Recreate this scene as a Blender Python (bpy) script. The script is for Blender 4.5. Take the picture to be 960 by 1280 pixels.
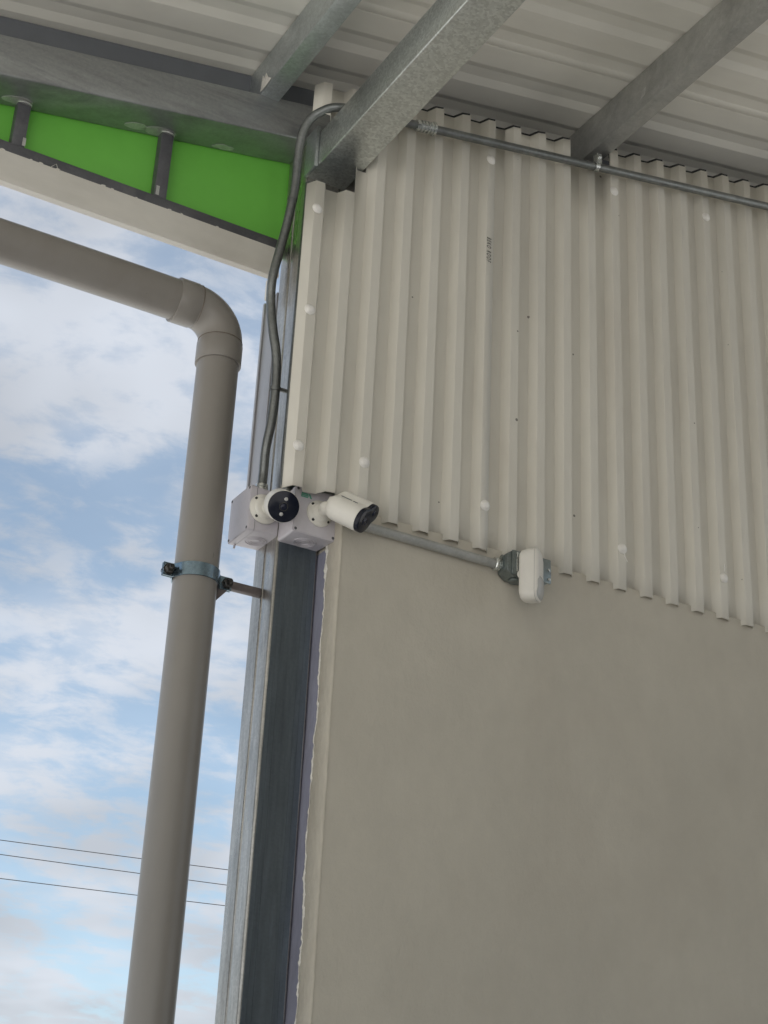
import bpy, bmesh, math, random
from mathutils import Vector, Matrix, noise
random.seed(7)
scene = bpy.context.scene
for o in list(bpy.data.objects): bpy.data.objects.remove(o)
R = math.radians

# ------------------------------------------------------------------ camera
# world axes: X along the gable wall (to the right), Y outwards through it, Z up
PITCH, ROLL, YAW = R(25.03), R(-2.93), R(28.97)
fw = Vector((math.sin(YAW)*math.cos(PITCH), math.cos(YAW)*math.cos(PITCH), math.sin(PITCH)))
rt = Vector((math.cos(YAW), -math.sin(YAW), 0)); dn = fw.cross(rt)
cr, sr = math.cos(ROLL), math.sin(ROLL)
cx, cy = rt*cr + dn*sr, dn*cr - rt*sr
cam = bpy.data.cameras.new('camera'); camo = bpy.data.objects.new('camera', cam)
scene.collection.objects.link(camo)
camo.matrix_world = Matrix(((cx.x, -cy.x, -fw.x, 0), (cx.y, -cy.y, -fw.y, -3.5), (cx.z, -cy.z, -fw.z, 1.6), (0, 0, 0, 1)))
cam.sensor_fit = 'VERTICAL'; cam.sensor_height = 24; cam.lens = 1980/1280*24
cam.clip_start = .05; cam.clip_end = 3000
scene.camera = camo
scene.render.resolution_x, scene.render.resolution_y = 768, 1024

# ------------------------------------------------------------------ sky and sun
SUN_EL, SUN_AZ = R(60), math.atan2(-.75, -.66)          # azimuth as atan2(x, y)
sd = Vector((math.sin(SUN_AZ)*math.cos(SUN_EL), math.cos(SUN_AZ)*math.cos(SUN_EL), math.sin(SUN_EL)))
world = bpy.data.worlds.new('World'); scene.world = world; world.use_nodes = True
nt = world.node_tree; N = nt.nodes; L = nt.links
for n in list(N): N.remove(n)
def wn(t, **k):
    n = N.new(t)
    for a, b in k.items(): setattr(n, a, b)
    return n
sky = wn('ShaderNodeTexSky', sky_type='NISHITA', sun_disc=False, sun_elevation=SUN_EL, sun_rotation=SUN_AZ, air_density=1.0, dust_density=.7, ozone_density=.7)
tc = wn('ShaderNodeTexCoord')
sep = wn('ShaderNodeSeparateXYZ'); L.new(tc.outputs['Generated'], sep.inputs[0])
zz = wn('ShaderNodeMath', operation='MAXIMUM'); L.new(sep.outputs[2], zz.inputs[0]); zz.inputs[1].default_value = 0
za = wn('ShaderNodeMath', operation='ADD'); L.new(zz.outputs[0], za.inputs[0]); za.inputs[1].default_value = .22
dx = wn('ShaderNodeMath', operation='DIVIDE'); L.new(sep.outputs[0], dx.inputs[0]); L.new(za.outputs[0], dx.inputs[1])
dy = wn('ShaderNodeMath', operation='DIVIDE'); L.new(sep.outputs[1], dy.inputs[0]); L.new(za.outputs[0], dy.inputs[1])
cmb = wn('ShaderNodeCombineXYZ'); L.new(dx.outputs[0], cmb.inputs[0]); L.new(dy.outputs[0], cmb.inputs[1])
def cloud_noise(scale, detail, rough, dist, off, sx=1, sy=1, rot=0):
    mp = wn('ShaderNodeMapping'); mp.inputs['Scale'].default_value = (sx, sy, 1); mp.inputs['Location'].default_value = off; mp.inputs['Rotation'].default_value = (0, 0, rot)
    L.new(cmb.outputs[0], mp.inputs[0])
    n = wn('ShaderNodeTexNoise'); n.inputs['Scale'].default_value = scale; n.inputs['Detail'].default_value = detail
    n.inputs['Roughness'].default_value = rough; n.inputs['Distortion'].default_value = dist
    L.new(mp.outputs[0], n.inputs['Vector']); return n.outputs[0]
def ramp(src, a, b, ca=0, cb=1):
    r = wn('ShaderNodeMapRange', interpolation_type='SMOOTHSTEP'); L.new(src, r.inputs[0])
    r.inputs[1].default_value, r.inputs[2].default_value, r.inputs[3].default_value, r.inputs[4].default_value = a, b, ca, cb
    return r.outputs[0]
def wmath(op, a, b):
    m = wn('ShaderNodeMath', operation=op)
    for i, v in enumerate((a, b)):
        if isinstance(v, (int, float)): m.inputs[i].default_value = v
        else: L.new(v, m.inputs[i])
    return m.outputs[0]
big = ramp(cloud_noise(2.6, 4, .52, .15, (3.7, 1.2, 0)), .36, .60)
fine = ramp(cloud_noise(13, 6, .60, .2, (.4, 2.2, 0), 1, 1.25, .5), .34, .66)
cov = ramp(wmath('ADD', wmath('MULTIPLY', big, .62), wmath('MULTIPLY', fine, .58)), .14, .98, .38, .93)
shade = ramp(cloud_noise(3.2, 3, .5, .2, (8, 5, 0)), .3, .7, .78, 1.06)
ccol = wn('ShaderNodeMix', data_type='RGBA', blend_type='MULTIPLY'); ccol.inputs[0].default_value = 1
ccol.inputs[6].default_value = (5.15, 5.42, 5.9, 1); L.new(shade, ccol.inputs[7])
mixc = wn('ShaderNodeMix', data_type='RGBA'); L.new(cov, mixc.inputs[0]); hs = wn('ShaderNodeHueSaturation'); hs.inputs['Saturation'].default_value = 1.12; hs.inputs['Value'].default_value = 1.2; hs.inputs['Hue'].default_value = .488; L.new(sky.outputs[0], hs.inputs['Color']); L.new(hs.outputs[0], mixc.inputs[6]); L.new(ccol.outputs[2], mixc.inputs[7])
bg = wn('ShaderNodeBackground'); bg.inputs[1].default_value = .085; L.new(mixc.outputs[2], bg.inputs[0])
wo = wn('ShaderNodeOutputWorld'); L.new(bg.outputs[0], wo.inputs[0])

sun = bpy.data.lights.new('sun', 'SUN'); sun.energy = 4.6; sun.angle = R(.6); sun.color = (1, .965, .91)
suno = bpy.data.objects.new('sun', sun); scene.collection.objects.link(suno)
suno.rotation_euler = (-sd).to_track_quat('-Z', 'Y').to_euler(); suno.location = (-6, -8, 14)
vs = scene.view_settings; vs.view_transform = 'Standard'; vs.look = 'None'; vs.gamma = 1; vs.use_curve_mapping = False
vs.exposure = 0.68
scene.cycles.max_bounces = 7; scene.cycles.diffuse_bounces = 5; scene.cycles.glossy_bounces = 4; scene.cycles.transmission_bounces = 2

# ------------------------------------------------------------------ materials
def mat(name, col, rough=.6, metal=0, var=.12, vscale=3, stretch=(1, 1, 1), bump=.0, bscale=60, spangle=0, stain=0, stain_scale=2, stain_col=None, rvar=0, specks=0, speck_scale=22, coat=0, spec=.5, scratch=0):
    m = bpy.data.materials.new(name); m.use_nodes = True
    t = m.node_tree; n = t.nodes; l = t.links
    b = n['Principled BSDF']; b.inputs['Roughness'].default_value = rough; b.inputs['Metallic'].default_value = metal
    b.inputs['Specular IOR Level'].default_value = spec
    if coat: b.inputs['Coat Weight'].default_value = coat
    tcn = n.new('ShaderNodeTexCoord'); mp = n.new('ShaderNodeMapping'); mp.inputs['Scale'].default_value = stretch
    l.new(tcn.outputs['Object'], mp.inputs[0])
    def nz(scale, det=4, ro=.6, vec=None, dist=0):
        x = n.new('ShaderNodeTexNoise'); x.inputs['Scale'].default_value = scale; x.inputs['Detail'].default_value = det; x.inputs['Roughness'].default_value = ro; x.inputs['Distortion'].default_value = dist
        l.new(vec or mp.outputs[0], x.inputs['Vector']); return x.outputs[0]
    def mr(src, a, b_, c, d):
        x = n.new('ShaderNodeMapRange'); l.new(src, x.inputs[0])
        for i, v in enumerate((a, b_, c, d)): x.inputs[i+1].default_value = v
        return x.outputs[0]
    def mul(c1, f):
        x = n.new('ShaderNodeMix'); x.data_type = 'RGBA'; x.blend_type = 'MULTIPLY'; x.inputs[0].default_value = 1
        l.new(c1, x.inputs[6]); l.new(f, x.inputs[7]); return x.outputs[2]
    rgb = n.new('ShaderNodeRGB'); rgb.outputs[0].default_value = (*col, 1); c = rgb.outputs[0]
    c = mul(c, mr(nz(vscale), .25, .75, 1-var, 1+var))
    c = mul(c, mr(nz(vscale*9, 2), .25, .75, 1-var*.5, 1+var*.5))
    if spangle:
        v = n.new('ShaderNodeTexVoronoi'); v.inputs['Scale'].default_value = 150; l.new(tcn.outputs['Object'], v.inputs['Vector'])
        sx = n.new('ShaderNodeSeparateColor'); l.new(v.outputs['Color'], sx.inputs[0])
        c = mul(c, mr(sx.outputs[0], 0, 1, 1-spangle, 1+spangle))
    if stain:
        f = mr(nz(stain_scale, 5, .68, None, .6), .52, .70, 0, stain)
        x = n.new('ShaderNodeMix'); x.data_type = 'RGBA'; l.new(f, x.inputs[0]); l.new(c, x.inputs[6]); x.inputs[7].default_value = (*(stain_col or (col[0]*.4, col[1]*.4, col[2]*.4)), 1); c = x.outputs[2]
    if specks:
        v = n.new('ShaderNodeTexVoronoi'); v.inputs['Scale'].default_value = speck_scale; l.new(tcn.outputs['Object'], v.inputs['Vector'])
        sx = n.new('ShaderNodeSeparateColor'); l.new(v.outputs['Color'], sx.inputs[0])
        rad = mr(sx.outputs[0], .72, 1, 0, specks)
        lt = n.new('ShaderNodeMath'); lt.operation = 'LESS_THAN'; l.new(v.outputs['Distance'], lt.inputs[0]); l.new(rad, lt.inputs[1])
        f2 = n.new('ShaderNodeMath'); f2.operation = 'MULTIPLY'; l.new(lt.outputs[0], f2.inputs[0]); f2.inputs[1].default_value = .75
        x = n.new('ShaderNodeMix'); x.data_type = 'RGBA'; l.new(f2.outputs[0], x.inputs[0]); l.new(c, x.inputs[6]); x.inputs[7].default_value = (.07, .06, .045, 1); c = x.outputs[2]
    if scratch:
        mp2 = n.new('ShaderNodeMapping'); mp2.inputs['Scale'].default_value = (14, 14, 1.6); mp2.inputs['Rotation'].default_value = (.06, .05, 0); l.new(tcn.outputs['Object'], mp2.inputs[0])
        f = mr(nz(2.2, 3, .6, mp2.outputs[0]), .735, .765, 0, scratch)
        x = n.new('ShaderNodeMix'); x.data_type = 'RGBA'; l.new(f, x.inputs[0]); l.new(c, x.inputs[6]); x.inputs[7].default_value = (.06, .055, .05, 1); c = x.outputs[2]
    l.new(c, b.inputs['Base Color'])
    if rvar: l.new(mr(nz(vscale*2.5, 3), .25, .75, max(.05, rough-rvar), min(1, rough+rvar)), b.inputs['Roughness'])
    if bump:
        bn = n.new('ShaderNodeBump'); bn.inputs['Strength'].default_value = bump; bn.inputs['Distance'].default_value = .01
        l.new(nz(bscale, 4, .65), bn.inputs['Height']); l.new(bn.outputs[0], b.inputs['Normal'])
    return m
M = {}
M['galv'] = mat('galvanised_steel', (.50, .53, .53), .42, .75, .16, 2.2, (1, 1, 1), .03, 30, .10, .25, 3, (.30, .30, .29), .10)
M['galv_col'] = mat('galvanised_column_steel', (.44, .425, .395), .34, .92, .38, 9, (1, 1, .14), .22, 14, .08, .55, 5, (.20, .195, .18), .16)
M['web'] = mat('rolled_web_dark_reflection', (.155, .185, .21), .40, .75, .25, 9, (1, 1, .10), .06, 25, .04, .45, 6, (.085, .10, .12), .10)  # column steel darkened to hold the reflection of the dim interior
M['galv_spangle'] = mat('spangled_zinc_steel', (.60, .62, .60), .40, .88, .10, 2.5, (1, 1, 1), .04, 80, .16, .2, 4, (.42, .41, .36), .08)
M['galv_dull'] = mat('dull_zinc_steel', (.47, .47, .45), .5, .6, .18, 3, (1, 1, 1), .02, 40, .06, .35, 3, (.17, .16, .15), .1)
M['rafter'] = mat('weathered_rafter_steel', (.35, .36, .36), .40, .65, .2, 4, (.25, 1, 2.2), .03, 30, .05, .55, 3, (.12, .12, .12), .12)
M['conduit'] = mat('conduit_zinc', (.225, .235, .23), .40, .8, .2, 8, (1, 1, 1), .05, 60, .06, .4, 6, (.18, .18, .18), .1)
M['fitting'] = mat('bright_zinc_fitting', (.68, .70, .68), .24, .9, .15, 25, (1, 1, 1), .05, 80, .0, .3, 20, (.2, .2, .2), .1)
M['darkfit'] = mat('dark_zinc_box', (.235, .265, .26), .36, .75, .2, 20, (1, 1, 1), .05, 60, 0, .35, 14, (.07, .08, .08), .1)
M['strap'] = mat('blue_zinc_strap', (.22, .30, .36), .22, .9, .2, 12, (1, 1, 1), .03, 50, 0, .35, 14, (.05, .05, .06), .08)
M['bolt'] = mat('dark_bolt_steel', (.07, .065, .06), .45, .7, .3, 40, (1, 1, 1), .1, 80)
M['arm'] = mat('brown_primed_steel', (.16, .135, .13), .55, .3, .15, 20, (1, 1, 1), .05, 60)
M['sheet'] = mat('cream_cladding_paint', (.695, .662, .585), .46, 0, .06, 2.2, (1, 1, .3), .04, 12, 0, .22, 3.0, (.54, .48, .40), .06, .085, 17)
M['roof'] = mat('cream_roof_sheet', (.84, .81, .73), .55, 0, .06, 1.4, (.4, 1, 1), .03, 8, 0, .12, 1.5, (.56, .50, .42), .05)
M['plaster'] = mat('taupe_wall_paint', (.525, .485, .408), .70, 0, .075, 1.3, (1, 1, .7), .28, 38, 0, .26, 1.7, (.45, .395, .325), .08, .03, 7)
M['edge'] = mat('pale_mortar_edge', (.50, .46, .385), .8, 0, .12, 6, (1, 1, .4), .4, 70, 0, .3, 10, (.42, .36, .28))
M['mortar'] = mat('chalky_mortar', (.72, .69, .63), .9, 0, .15, 30, (1, 1, 1), .5, 90)
M['purple'] = mat('violet_grey_primer', (.30, .30, .38), .5, .2, .16, 8, (1, 1, .3), .06, 60, 0, .35, 12, (.18, .17, .19))
M['pvc'] = mat('grey_pvc', (.245, .226, .203), .33, 0, .05, 2, (1, 1, .3), .015, 20, 0, .25, 5, (.19, .165, .14), .06, .05, 9, scratch=.8)
M['glue'] = mat('brown_pipe_glue', (.15, .12, .09), .5, 0, .3, 20)
M['box'] = mat('pale_lavender_plastic', (.60, .57, .605), .42, 0, .05, 10, (1, 1, 1), .03, 60, 0, .18, 16, (.46, .40, .40))
M['white'] = mat('white_camera_plastic', (.78, .75, .68), .36, 0, .03, 10, (1, 1, 1), .01, 60)
M['white2'] = mat('warm_white_plastic', (.74, .71, .65), .42, 0, .03, 10)
M['lens'] = mat('dark_window_plastic', (.46, .455, .44), .25, 0, .05, 10)
M['glass'] = mat('black_glass', (.010, .012, .022), .16, 0, .05, 10, spec=.3)
M['lensglass'] = mat('lens_glass', (.012, .014, .03), .14, 0, .0, 10, spec=.35)
M['led'] = mat('frosted_led', (.48, .47, .45), .3, 0, .02, 10)
M['black'] = mat('black_screw', (.025, .025, .025), .5, 0, .1, 10)
M['ink'] = mat('black_ink', (.035, .033, .03), .8, 0, .2, 60)
M['greenink'] = mat('green_ink', (.10, .36, .25), .6, 0, .2, 40)
M['greyink'] = mat('grey_ink', (.10, .10, .11), .7, 0, .2, 60)
M['cap'] = mat('translucent_screw_cap', (.84, .81, .76), .35, 0, .08, 30)
M['green'] = mat('bright_green_panel', (.185, .575, .085), .38, 0, .05, 1.5, (1, 1, 1), .02, 6, 0, .12, 2, (.12, .42, .045))
M['frame'] = mat('slate_frame_paint', (.115, .115, .125), .5, .2, .18, 12, (1, 1, 1), .06, 50, 0, .4, 9, (.23, .22, .22))
M['board'] = mat('cream_board', (.68, .65, .59), .55, 0, .07, 3, (.4, 1, 1), .10, 25, 0, .25, 4, (.46, .41, .34))
M['slate'] = mat('slate_closing_panel', (.18, .19, .21), .5, .3, .08, 2)
M['flash'] = mat('grey_flashing', (.42, .41, .42), .42, .4, .1, 6, (1, 1, .3))
M['gap_shade'] = mat('sheet_top_gap_shade', (.035, .035, .035), .9)  # near-black, stands for the shade in the gap over the cladding
M['cable'] = mat('black_cable', (.02, .02, .022), .6)
M['ground'] = mat('concrete_ground', (.49, .485, .47), .85, 0, .12, .4, (1, 1, 1), .2, 8, 0, .3, .3, (.36, .355, .34))
M['patch'] = mat('silver_paint', (.56, .56, .54), .45, .5, .2, 40, (1, 1, 1), .2, 60)

# ------------------------------------------------------------------ helpers
COL = scene.collection
def world_loc(o):
    v = Vector((0, 0, 0))
    while o: v += o.location; o = o.parent
    return v
def tag(o, label=None, cat=None, group=None, kind=None):
    if label: o['label'] = label
    if cat: o['category'] = cat
    if group: o['group'] = group
    if kind: o['kind'] = kind
    return o
def thing(name, loc, label, cat, group=None):
    o = bpy.data.objects.new(name, None); o.empty_display_size = .05; COL.objects.link(o); o.location = loc
    return tag(o, label, cat, group)
def obj(name, bm, m, parent=None, smooth=None, recalc=True):
    """link a bmesh given in world coordinates as one mesh object under parent"""
    if recalc: bmesh.ops.recalc_face_normals(bm, faces=bm.faces[:])
    if parent: off = world_loc(parent)
    else:
        v = [x.co for x in bm.verts]
        off = Vector(((min(c.x for c in v)+max(c.x for c in v))/2, (min(c.y for c in v)+max(c.y for c in v))/2, min(c.z for c in v)))
    bmesh.ops.translate(bm, verts=bm.verts[:], vec=-off)
    me = bpy.data.meshes.new(name); bm.to_mesh(me); bm.free()
    if smooth is not None:
        me.shade_smooth()
        me.set_sharp_from_angle(angle=R(smooth))
    me.materials.append(M[m] if isinstance(m, str) else m)
    o = bpy.data.objects.new(name, me); COL.objects.link(o)
    if parent: o.parent = parent
    else: o.location = off
    return o
def B(): return bmesh.new()
def box(bm, x0, x1, y0, y1, z0, z1, bev=0, seg=2):
    r = bmesh.ops.create_cube(bm, size=1)
    for v in r['verts']: v.co = Vector(((x0+x1)/2+v.co.x*(x1-x0), (y0+y1)/2+v.co.y*(y1-y0), (z0+z1)/2+v.co.z*(z1-z0)))
    if bev:
        e = list({e for v in r['verts'] for e in v.link_edges})
        bmesh.ops.bevel(bm, geom=e, offset=bev, segments=seg, profile=.5, affect='EDGES')
    return bm
def prism(bm, pts, fn, a, b, caps=True):
    """pts: closed 2-D outline, fn(u, v, w) -> xyz, extruded w from a to b"""
    A = [bm.verts.new(fn(u, v, a)) for u, v in pts]; Bv = [bm.verts.new(fn(u, v, b)) for u, v in pts]
    n = len(pts)
    for i in range(n): bm.faces.new((A[i], A[(i+1) % n], Bv[(i+1) % n], Bv[i]))
    if caps: bm.faces.new(A[::-1]); bm.faces.new(Bv)
    return bm
def rrect(x0, x1, y0, y1, r, seg=4):
    out = []
    for cx_, cy_, a0 in ((x1-r, y1-r, 0), (x0+r, y1-r, 90), (x0+r, y0+r, 180), (x1-r, y0+r, 270)):
        for k in range(seg+1):
            a = R(a0+90*k/seg); out.append((cx_+r*math.cos(a), cy_+r*math.sin(a)))
    return out
def frame_of(d):
    d = Vector(d).normalized(); u = d.cross(Vector((0, 0, 1)))
    if u.length < .05: u = d.cross(Vector((0, 1, 0)))
    u.normalize(); return d, u, u.cross(d).normalized()
def lathe(bm, origin, axis, prof, seg=24):
    """prof: list of (along axis, radius); radius 0 closes it"""
    d, u, w = frame_of(axis); o = Vector(origin); rings = []
    for t, r in prof:
        if r <= 1e-6: rings.append([bm.verts.new(o+d*t)])
        else: rings.append([bm.verts.new(o+d*t+(u*math.cos(2*math.pi*k/seg)+w*math.sin(2*math.pi*k/seg))*r) for k in range(seg)])
    for a, b in zip(rings, rings[1:]):
        for k in range(seg):
            q = (k+1) % seg
            if len(a) == 1 and len(b) == 1: continue
            if len(a) == 1: bm.faces.new((a[0], b[q], b[k]))
            elif len(b) == 1: bm.faces.new((a[k], a[q], b[0]))
            else: bm.faces.new((a[k], a[q], b[q], b[k]))
    return bm
def cyl(bm, p0, p1, r, seg=24, bev=.0):
    p0, p1 = Vector(p0), Vector(p1); h = (p1-p0).length
    if bev: return lathe(bm, p0, p1-p0, [(0, 0), (0, r-bev), (bev, r), (h-bev, r), (h, r-bev), (h, 0)], seg)
    return lathe(bm, p0, p1-p0, [(0, 0), (0, r), (h, r), (h, 0)], seg)
def spline(pts, n=8):
    P = [Vector(p) for p in pts]; P = [P[0]*2-P[1]]+P+[P[-1]*2-P[-2]]; out = []
    for i in range(1, len(P)-2):
        for k in range(n):
            t = k/n; a, b, c, d = P[i-1], P[i], P[i+1], P[i+2]
            out.append(.5*((2*b)+(c-a)*t+(2*a-5*b+4*c-d)*t*t+(3*b-a-3*c+d)*t**3))
    return out+[P[-2]]
def tube(bm, path, r, seg=16, wob=0, caps=True):
    path = [Vector(p) for p in path]; rings = []; up = None
    for i, p in enumerate(path):
        d = (path[min(i+1, len(path)-1)]-path[max(i-1, 0)]).normalized()
        if up is None: _, up, _ = frame_of(d)
        up = (up-d*up.dot(d)).normalized(); w = d.cross(up); rr = r*(1+wob*noise.noise(p*9))
        rings.append([bm.verts.new(p+(up*math.cos(2*math.pi*k/seg)+w*math.sin(2*math.pi*k/seg))*rr) for k in range(seg)])
    for a, b in zip(rings, rings[1:]):
        for k in range(seg): bm.faces.new((a[k], a[(k+1) % seg], b[(k+1) % seg], b[k]))
    if caps: bm.faces.new(rings[0][::-1]); bm.faces.new(rings[-1])
    return bm
def text_mesh(name, s, m, parent, origin, xdir, ydir, size, width, shear=0, lift=.0012):
    cu = bpy.data.curves.new('t', 'FONT'); cu.body = s; cu.size = 1; cu.shear = shear
    cu.offset = .011; cu.space_character = 1.6
    to = bpy.data.objects.new('t', cu); COL.objects.link(to)
    dg = bpy.context.evaluated_depsgraph_get(); me = bpy.data.meshes.new_from_object(to.evaluated_get(dg))
    bpy.data.objects.remove(to)
    xs = [v.co.x for v in me.vertices]; ys = [v.co.y for v in me.vertices]
    w0, h0 = max(xs)-min(xs), max(ys)-min(ys); x, y = Vector(xdir).normalized(), Vector(ydir).normalized(); nrm = x.cross(y)
    off = world_loc(parent)
    for v in me.vertices:
        v.co = Vector(origin)+x*((v.co.x-min(xs))/w0*width)+y*((v.co.y-min(ys))/h0*size)+nrm*lift-off
    me.name = name; me.materials.clear(); me.materials.append(M[m])
    o = bpy.data.objects.new(name, me); COL.objects.link(o); o.parent = parent; return o

# ------------------------------------------------------------------ ground
bm = B(); s = 900
bm.faces.new([bm.verts.new(p) for p in ((-s, -s, 0), (s, -s, 0), (s, s, 0), (-s, s, 0))])
tag(obj('ground', bm, 'ground'), kind='structure')

# ------------------------------------------------------------------ roof
SL = .192
def roof_z(x): return 5.077+SL*(x-2)
roof = thing('canopy_roof', (2, -2, roof_z(2)), 'cream ribbed sheet roof seen from underneath, above the purlins', 'roof')
RP = .193
def roof_profile(y):
    t = ((y-.02)/RP) % 1.0
    if t < .46: return 0
    if t < .62: return .011*(t-.46)/.16
    if t < .84: return .011
    return .011*(1-(t-.84)/.16)
ny = 4
y_edge = .58
while y_edge > -8:
    bm = B(); y1 = y_edge+.012; y0 = y_edge-RP*4; cuts = {y0, y1}
    k0 = math.floor((y0-.02)/RP)-1
    for k in range(k0, k0+8):
        for t in (0, .46, .62, .84):
            q = .02+(k+t)*RP
            if y0 < q < y1: cuts.add(q)
    ys = sorted(cuts); xs = [-3.4, -1.5, 0, 1.2, 1.9, 2.6, 3.3, 4.2, 5.4, 7.2, 8.6]
    sag = lambda x, y: .0035*noise.noise(Vector((x*1.3, y*3, 2)))
    rows = [[bm.verts.new((x, y, roof_z(x)+roof_profile(y)+sag(x, y)-(.004 if j == len(ys)-1 else 0))) for j, y in enumerate(ys)] for x in xs]
    for a, b in zip(rows, rows[1:]):
        for j in range(len(ys)-1): bm.faces.new((a[j], b[j], b[j+1], a[j+1]))
    o = obj('roof_sheet', bm, 'roof', roof, 14, recalc=False)
    md = o.modifiers.new('thick', 'SOLIDIFY'); md.thickness = .0022; md.offset = 1
    y_edge -= RP*4

bm = B(); box(bm, 1.6, 8.6, -8.3, -8.1, -.05, 7.0); tag(obj('wall_rear_unseen', bm, 'frame'), kind='structure')  # unseen; span and dark colour chosen for the reflection on the column

bm = B(); box(bm, 8.4, 8.6, -8.1, .3, -.05, 1.6); tag(obj('light_blocker_right', bm, 'frame'), kind='structure')  # unseen half-height wall, added to block light from the right

# ------------------------------------------------------------------ rafter, purlins, tie beam
def raf_bot(x): return 4.5513+.1944*(x-.7155)
def raf_top(x): return raf_bot(x)+.139
def sloped(bm, x0, x1, y0, y1, zb, zt, n=1, bev=0):
    o = [(x0, zb(x0)), (x1, zb(x1)), (x1, zt(x1)), (x0, zt(x0))]
    prism(bm, o, lambda u, v, w: (u, w, v), y0, y1)
    if bev: bmesh.ops.bevel(bm, geom=bm.edges[:], offset=bev, segments=3, profile=.5, affect='EDGES')
    return bm
raf = thing('rafter_beam', (1.0, .22, raf_bot(1.0)), 'stained galvanised steel rafter beam sloping above the green panel', 'beam')
obj('web', sloped(B(), -3.2, 8.39, .15, .2925, raf_bot, raf_top, bev=.005), 'rafter', raf, 30)
for (px_, py_, w, h) in ((.80, .256, .085, .038), (1.235, .262, .10, .040), (1.45, .273, .07, .024), (1.16, .258, .07, .03)):   # silver paint round the welds
    bm = B(); pts = []
    for k in range(18):
        a = 2*math.pi*k/18; q = 1+.35*noise.noise(Vector((math.cos(a)*1.5+px_*9, math.sin(a)*1.5, 3)))
        pts.append((px_+w*.5*q*math.cos(a), py_+h*.5*q*math.sin(a)))
    prism(bm, pts, lambda u, v, w_: (u, min(v, .2905), raf_bot(u)+w_), -.0012, .0005)
    obj('weld_paint', bm, 'patch', raf)
def purlin(name, x0, x1, zb, zt, y0, y1, m, label, lip=True):
    o = thing(name, ((x0+x1)/2, y1, zb), label, 'purlin', 'roof purlins under the sheets')
    bm = B(); t = .004; r = .006
    # C section, mouth to the right: web on the left, flanges top and bottom, short lips
    prism(bm, rrect(x0, x0+t, zb, zt, .0015, 2), lambda u, v, w: (u, w, v), y0, y1)
    obj('web', bm, m, o, 30)
    for name_, za_, zb_ in (('bottom_flange', zb-.0005, zb+t), ('top_flange', zt-t, zt+.0005)):
        obj(name_, prism(B(), rrect(x0+.0006, x1, za_, zb_, .0015, 2), lambda u, v, w: (u, w, v), y0, y1), m, o, 30)
    obj('fold', prism(B(), [(x0+.005+.0058*math.cos(R(a)), zb+.005+.0058*math.sin(R(a))) for a in range(170, 281, 10)]+[(x0+.006, zb+.006)], lambda u, v, w: (u, w, v), y0, y1), m, o, 40)
    obj('lip', prism(B(), rrect(x1-t, x1+.0006, zb+.0005, zb+.022, .0015, 2), lambda u, v, w: (u, w, v), y0, y1), m, o, 30)
    return o
p1 = purlin('roof_purlin', 1.507, 1.570, 4.842, 4.979, -8, .55, 'galv', 'galvanised purlin resting on the rafter above the green panel')
p3 = purlin('roof_purlin', 2.700, 2.760, 5.063, 5.209, -8, .55, 'galv_dull', 'dull grey purlin meeting the top of the corrugated cladding at right')
# torn protective film left on the first purlin, scuff on the other
bm = B()
zz_ = [(0, 0), (.004, .03), (.010, .052), (.016, .036), (.024, .047), (.030, .026), (.046, .004), (.03, -.002)]
prism(bm, [(y_*1.6, z_) for y_, z_ in zz_], lambda u, v, w: (1.5045-w-.12*max(0, v-.02), .145-u, 4.846+v), 0, .0015)
obj('torn_film', bm, 'mortar', p1)
bm = B(); prism(bm, [(0, 0), (.012, .03), (.03, .034), (.022, .006)], lambda u, v, w: (2.6995-w, -.235-u, 5.10+v), 0, .0012)
obj('scuff_patch', bm, 'patch', p3)

tie = thing('tie_beam', (1.786, .149, 4.66), 'large spangled galvanised box beam running from the column towards the viewer', 'beam')
obj('box_section', prism(B(), rrect(1.688, 1.82, 4.603, 4.731, .006, 3), lambda u, v, w: (u, w, v), -8, .1492), 'galv_spangle', tie, 30)
bm = B(); sloped(bm, -3.2, 8.39, .24, .262, lambda x: raf_top(x)+.001, lambda x: roof_z(x)-.003)
bm2 = B(); box(bm2, 1.6755, 1.6872, .076, .1485, 4.596, 4.748, .002); obj('side_plate', bm2, 'galv', tie, 30)
o = tag(obj('closing_panel', bm, 'slate'), 'dark slate closing panel between rafter beam and roof sheets', 'panel')

# ------------------------------------------------------------------ column
col = thing('steel_column', (1.752, .219, 0), 'galvanised steel column of two channels at the wall corner', 'column')
ztop = raf_bot(1.686)-.002
for y0, y1 in ((.15, .2172), (.2203, .2875)):
    bm = B(); prism(bm, rrect(1.686, 1.8172, y0, y1, .0075, 5), lambda u, v, w: (u, v, w), -.02, ztop)
    obj('channel', bm, 'galv_col', col, 35)
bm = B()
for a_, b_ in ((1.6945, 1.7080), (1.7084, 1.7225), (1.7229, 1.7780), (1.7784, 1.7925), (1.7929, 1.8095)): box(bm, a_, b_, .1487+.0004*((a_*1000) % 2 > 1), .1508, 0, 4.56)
obj('web_dark_reflection', bm, 'web', col)  # overlay strips put the web's dark reflection into its colour, with roll lines
bm = B(); box(bm, 1.6905, 1.812, .2168, .2207, 0, ztop); obj('weld_seam', bm, 'galv_dull', col)
fl = thing('corner_flashing', (1.69, .33, 3.4), 'narrow grey flashing strip behind the column above the left junction box', 'flashing')
bm = B(); box(bm, 1.684, 1.69, .2885, .366, 3.46, 4.255, .0015); obj('strip', bm, 'flash', fl, 30)
bm = B(); box(bm, 1.679, 1.69, .3665, .378, 3.46, 4.255, .0015); obj('folded_lip', bm, 'flash', fl, 30)

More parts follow.
